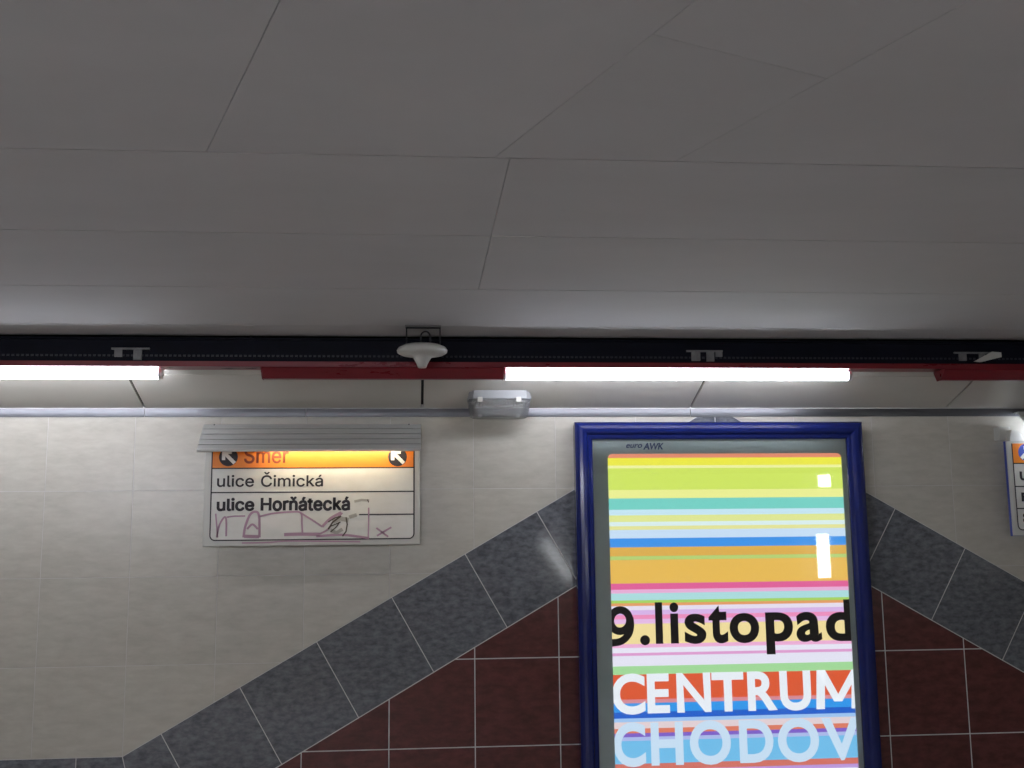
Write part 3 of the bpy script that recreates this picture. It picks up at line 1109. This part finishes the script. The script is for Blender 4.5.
# grey border with a rounded window
wd_ = 0.0765
wx0, wx1 = W(608.0, 470, wd_)[0], W(842.0, 470, wd_)[0]
wz1 = W(725, 453.5, wd_)[2]; wz0 = pz_b + 0.13
bx0, bx1, bz0, bz1 = px_l + FW - 0.003, px_r - FW + 0.003, pz_b + FW - 0.003, pz_t - FW + 0.003
def rrect(x0, x1, z0, z1, r, n=6):
    pts = []
    for (ccx, ccz, a0) in ((x1 - r, z1 - r, 0), (x0 + r, z1 - r, 90), (x0 + r, z0 + r, 180), (x1 - r, z0 + r, 270)):
        for k in range(n + 1):
            a = math.radians(a0 + 90 * k / n)
            pts.append((ccx + r * math.cos(a), ccz + r * math.sin(a)))
    return pts
inn = rrect(wx0, wx1, wz0, wz1, 0.022)
mx_, mz_ = (wx0 + wx1) / 2, (wz0 + wz1) / 2
ext = []
for i, (a, b) in enumerate(inn):
    # push the window outline out to the border's rectangle
    k = i // 7
    f_ = (i % 7) / 6
    cxx, czz = [(bx1, bz1), (bx0, bz1), (bx0, bz0), (bx1, bz0)][k]
    s0 = (cxx, b) if k in (0, 2) else (a, czz)
    s1 = (a, czz) if k in (0, 2) else (cxx, b)
    if i % 7 == 3:
        ext.append((cxx, czz))
    elif i % 7 < 3:
        ext.append(s0)
    else:
        ext.append(s1)
bm = bmesh.new()
I1 = [bm.verts.new((a, -wd_, b)) for a, b in inn]
E1 = [bm.verts.new((a, -wd_, b)) for a, b in ext]
I2 = [bm.verts.new((a, -wd_ + 0.003, b)) for a, b in inn]
nI = len(inn)
for i in range(nI):
    j = (i + 1) % nI
    bm.faces.new((I1[i], I1[j], E1[j], E1[i]))
    bm.faces.new((I1[i], I1[j], I2[j], I2[i]))
obj('grey_border', bm, M_MAT, post)

# printed sheet: stripes listed by their lower edge in the enlarged crop (origin y 410, 2.144 per pixel)
def lin(c):
    return tuple((v / 255 / 12.92) if v / 255 <= 0.04045 else ((v / 255 + 0.055) / 1.055) ** 2.4 for v in c)
ds = 0.0725
stripes = [(102, (232, 140, 110)), (109, (246, 240, 60)), (118, (244, 240, 70)), (124, (248, 250, 165)), (170, (214, 236, 100)), (188, (244, 246, 150)),
           (212, (120, 214, 202)), (224, (204, 236, 250)), (238, (232, 238, 150)), (247, (225, 245, 245)), (255, (236, 234, 155)), (273, (205, 228, 252)),
           (292, (60, 150, 238)), (311, (228, 178, 78)), (319, (184, 212, 120)), (369, (238, 190, 86)), (382, (232, 96, 156)), (390, (240, 178, 220)),
           (405, (176, 226, 228)), (411, (170, 216, 96)), (417, (236, 160, 100)), (426, (238, 228, 246)), (436, (222, 184, 238)), (445, (244, 146, 194)),
           (455, (236, 190, 236)), (498, (248, 226, 160)), (506, (244, 178, 220)), (517, (240, 236, 252)), (523, (228, 158, 212)), (545, (236, 234, 250)),
           (563, (166, 222, 156)), (616, (226, 88, 46)), (624, (222, 140, 150)), (643, (36, 152, 238)), (656, (10, 92, 206)), (664, (160, 200, 246)),
           (678, (232, 212, 216)), (688, (226, 122, 92)), (696, (126, 92, 204)), (704, (176, 190, 238)), (753, (112, 192, 238)), (766, (216, 112, 96)),
           (774, (190, 150, 220)), (800, (226, 228, 246)), (840, (240, 226, 150)), (880, (120, 200, 240)), (930, (240, 180, 90)), (1000, (236, 238, 250)),
           (1100, (210, 234, 110))]
zq = lambda v: W(728, 410 + v / 2.144, ds)[2]
me = bpy.data.meshes.new('printed_sheet')
vv, ff, cc = [], [], []
z_prev = wz1 + 0.02
lx0, lx1 = wx0 - 0.025, wx1 + 0.025
for k, (b, col) in enumerate(stripes):
    zb_ = zq(b)
    if k == len(stripes) - 1:
        zb_ = wz0 - 0.02
    zb_ = max(zb_, wz0 - 0.02)
    if z_prev - zb_ < 1e-5:
        continue
    n = len(vv)
    vv += [(lx0, -ds, zb_), (lx1, -ds, zb_), (lx1, -ds, z_prev), (lx0, -ds, z_prev)]
    ff.append((n, n + 1, n + 2, n + 3)); cc.append(lin(col))
    z_prev = zb_
me.from_pydata(vv, [], ff)
at = me.attributes.new('print', 'FLOAT_COLOR', 'FACE')
for i, c in enumerate(cc):
    at.data[i].color = (*c, 1)
me.materials.append(M_SHEET)
sheet = link(bpy.data.objects.new('printed_sheet', me), post)
yp = -ds - 0.0002
def ptext(body, a, b, zt_, zb_, m, bold, xm):
    bm = text_bm(body, W(a, zt_, ds)[0], W(b, zt_, ds)[0], W(xm, zb_, ds)[2], W(xm, zt_, ds)[2], yp, bold)
    return obj('lettering', bm, m, sheet)
def plet(ch, a, b, zt_, zb_, bold=0.022, m=M_PBLACK, xm=690):
    bm = text_bm(ch, W(a, zt_, ds)[0], W(b, zt_, ds)[0], W(xm, zb_, ds)[2], W(xm, zt_, ds)[2], yp, bold)
    return obj('letter', bm, m, sheet)
for ch, a, b, t_, bt in (('l', 654.7, 661.9, 601.8, 643.2), ('i', 669.3, 678.0, 602.2, 643.2), ('s', 684, 705.6, 613.8, 644.0), ('t', 708, 727, 605.8, 644.0),
                         ('o', 729, 758.5, 613.8, 644.2), ('p', 765, 792.3, 613.6, 656.0), ('a', 795.5, 821, 613.8, 644.2), ('d', 824.5, 852, 601.8, 644.0), ('.', 640, 649.8, 634.3, 644.4)):
    plet(ch, a, b, t_, bt, 0.03)
P2 = lambda a, b: (W(a, b, ds)[0], W(690, b, ds)[2])
bm = bmesh.new()
n9 = 28
ring9 = []
for k in range(n9 + 1):
    a = 2 * math.pi * k / n9
    ring9.append(P2(620.0 + 9.6 * math.cos(a), 619.4 - 10.6 * math.sin(a)))
stroke(bm, ring9, 0.033, yp)
tail = smooth_pts([(629.8, 616.5), (630.6, 624.5), (628.5, 633.0), (622.0, 639.5), (613.5, 641.3), (606.0, 640.6)])
stroke(bm, [P2(*p) for p in tail], 0.032, yp - 0.00015)
obj('letter', bm, M_PBLACK, sheet)
def wlet(ch, a, b, t_, bt, m):
    plet(ch, a, b, t_, bt, 0.03, m, 728)
for ch, a, b in (('C', 611.5, 644.5), ('E', 646.5, 668.8), ('N', 676, 710), ('T', 711.2, 743), ('R', 746.8, 776), ('U', 779, 810)):
    wlet(ch, a, b, 672 - (0.6 if ch == 'C' else 0), 711.5 + (0.8 if ch in 'CU' else 0), M_PWHITE)
bm = bmesh.new()
P3 = lambda a, b: (W(a, b, ds)[0], W(728, b, ds)[2])
for q_ in ([(816.5, 672), (825.0, 672), (825.0, 711.5), (816.5, 711.5)], [(816.5, 672), (825.0, 672), (842.4, 704), (834.2, 704)],
           [(851.6, 672), (860.0, 672), (842.4, 704), (834.2, 704)], [(851.6, 672), (860.0, 672), (860.0, 711.5), (851.6, 711.5)]):
    bm.faces.new([bm.verts.new((P3(*v)[0], yp - 0.0006, P3(*v)[1])) for v in q_])
obj('letter', bm, M_PWHITE, sheet)
for ch, a, b in (('C', 613, 645), ('H', 650.3, 682.5), ('O', 689, 730), ('D', 738.5, 772.5), ('O', 777, 818), ('V', 821, 860)):
    wlet(ch, a, b, 720.5 - (0.6 if ch in 'CO' else 0), 763.5 + (0.8 if ch in 'CO' else 0), M_PBLUE)
# maker's mark on the border
bm = text_bm('AWK', W(643, 446, wd_)[0], W(663, 446, wd_)[0], W(652, 449.6, wd_)[2], W(652, 443, wd_)[2], -wd_ - 0.0002, 0.04, shear=0.2)
obj('border_mark', bm, mat('mark_blue', (0.03, 0.05, 0.16), 0.5), post)
bm = text_bm('euro', W(625.5, 446, wd_)[0], W(641.5, 446, wd_)[0], W(635, 448, wd_)[2], W(635, 444, wd_)[2], -wd_ - 0.0002, 0.02, shear=0.3)
obj('border_mark', bm, bpy.data.materials['mark_blue'], post)
bm = bmesh.new()
box(bm, (px_l + FW - 0.002, -0.0835, pz_b + FW - 0.002), (px_r - FW + 0.002, -0.0805, pz_t - FW + 0.002))
obj('pane', bm, M_PANE, post)

# ------------------------------------------------------------------ unseen lamps added behind the viewer, tubes widened for fill light
yo = YB + 0.475
M_FILLTUBE = mat('far_tube_glow', (0.9, 0.9, 0.9), 0.3, emit=(0.90, 0.93, 1.06), estr=FILL_TUBE_STRENGTH)
rail = obj('lamp_rail', extrude_x(bmesh.new(), [(yo - 0.03, ZC - 0.09), (yo + 0.03, ZC - 0.09), (yo + 0.03, ZC), (yo - 0.03, ZC)], XL + 0.01, XR - 0.01), M_REDP)
tag(rail, 'red lamp rail under the ceiling on the other side of the passage', 'lamp rail')
for k, (a, b) in enumerate(((-3.25, -1.8), (-1.55, -0.1))):
    zc = ZC - 0.09 - 0.066
    t = empty('fluorescent_tube', (a, yo, zc))
    tag(t, ['lit fluorescent tube across the passage, nearest the end wall', 'lit fluorescent tube across the passage, opposite the hooded sign'][k], 'lamp', 'lit fluorescent tubes of the lamp line')
    obj('glass_tube', tube(bmesh.new(), [(a, yo, zc), (b, yo, zc)], 0.06, 24), M_FILLTUBE, t)
    for xx in (a, b):
        obj('end_cap', box(bmesh.new(), (xx - 0.008, yo - 0.06, zc - 0.062), (xx + 0.008, yo + 0.06, ZC - 0.0905)), M_TUBEC, t)
# small lamps on the opposite wall, seen only as glints in the poster pane and a grey tile
M_GLINT = mat('wall_lamp_glow', (0.9, 0.9, 0.9), 0.3, emit=(0.95, 0.98, 1.0), estr=16.0)
def wall_lamp(p, q, wd, label):
    p, q = Vector((p[0], YB, p[1])), Vector((q[0], YB, q[1]))
    t = empty('wall_lamp', (p + q) / 2)
    tag(t, label, 'lamp', 'small lamps on the far wall')
    u = (q - p).normalized()
    v = Vector((-u.z, 0, u.x))
    for nm, e, y0, y1, m in (('base', 0.012, 0.0, 0.05, M_GREYBASE), ('diffuser', 0.0, 0.05, 0.085, M_GLINT)):
        bm = bmesh.new()
        c = [p - u * e - v * (wd / 2 + e), q + u * e - v * (wd / 2 + e), q + u * e + v * (wd / 2 + e), p - u * e + v * (wd / 2 + e)]
        A = [bm.verts.new((k.x, YB + y0, k.z)) for k in c]
        B = [bm.verts.new((k.x, YB + y1, k.z)) for k in c]
        bm.faces.new(A[::-1]); bm.faces.new(B)
        for i in range(4):
            bm.faces.new((A[i], A[(i + 1) % 4], B[(i + 1) % 4], B[i]))
        obj(nm, bm, m, t)
wall_lamp((4.71, 1.76), (4.71, 1.28), 0.13, 'upright lamp mirrored as a white bar in the poster glass')
wall_lamp((4.765, 2.43), (4.765, 2.30), 0.13, 'square lamp mirrored as a small white patch in the poster glass')
wall_lamp((1.56, 1.73), (1.85, 1.29), 0.05, 'slanting lamp mirrored in the grey tile beside the poster frame')
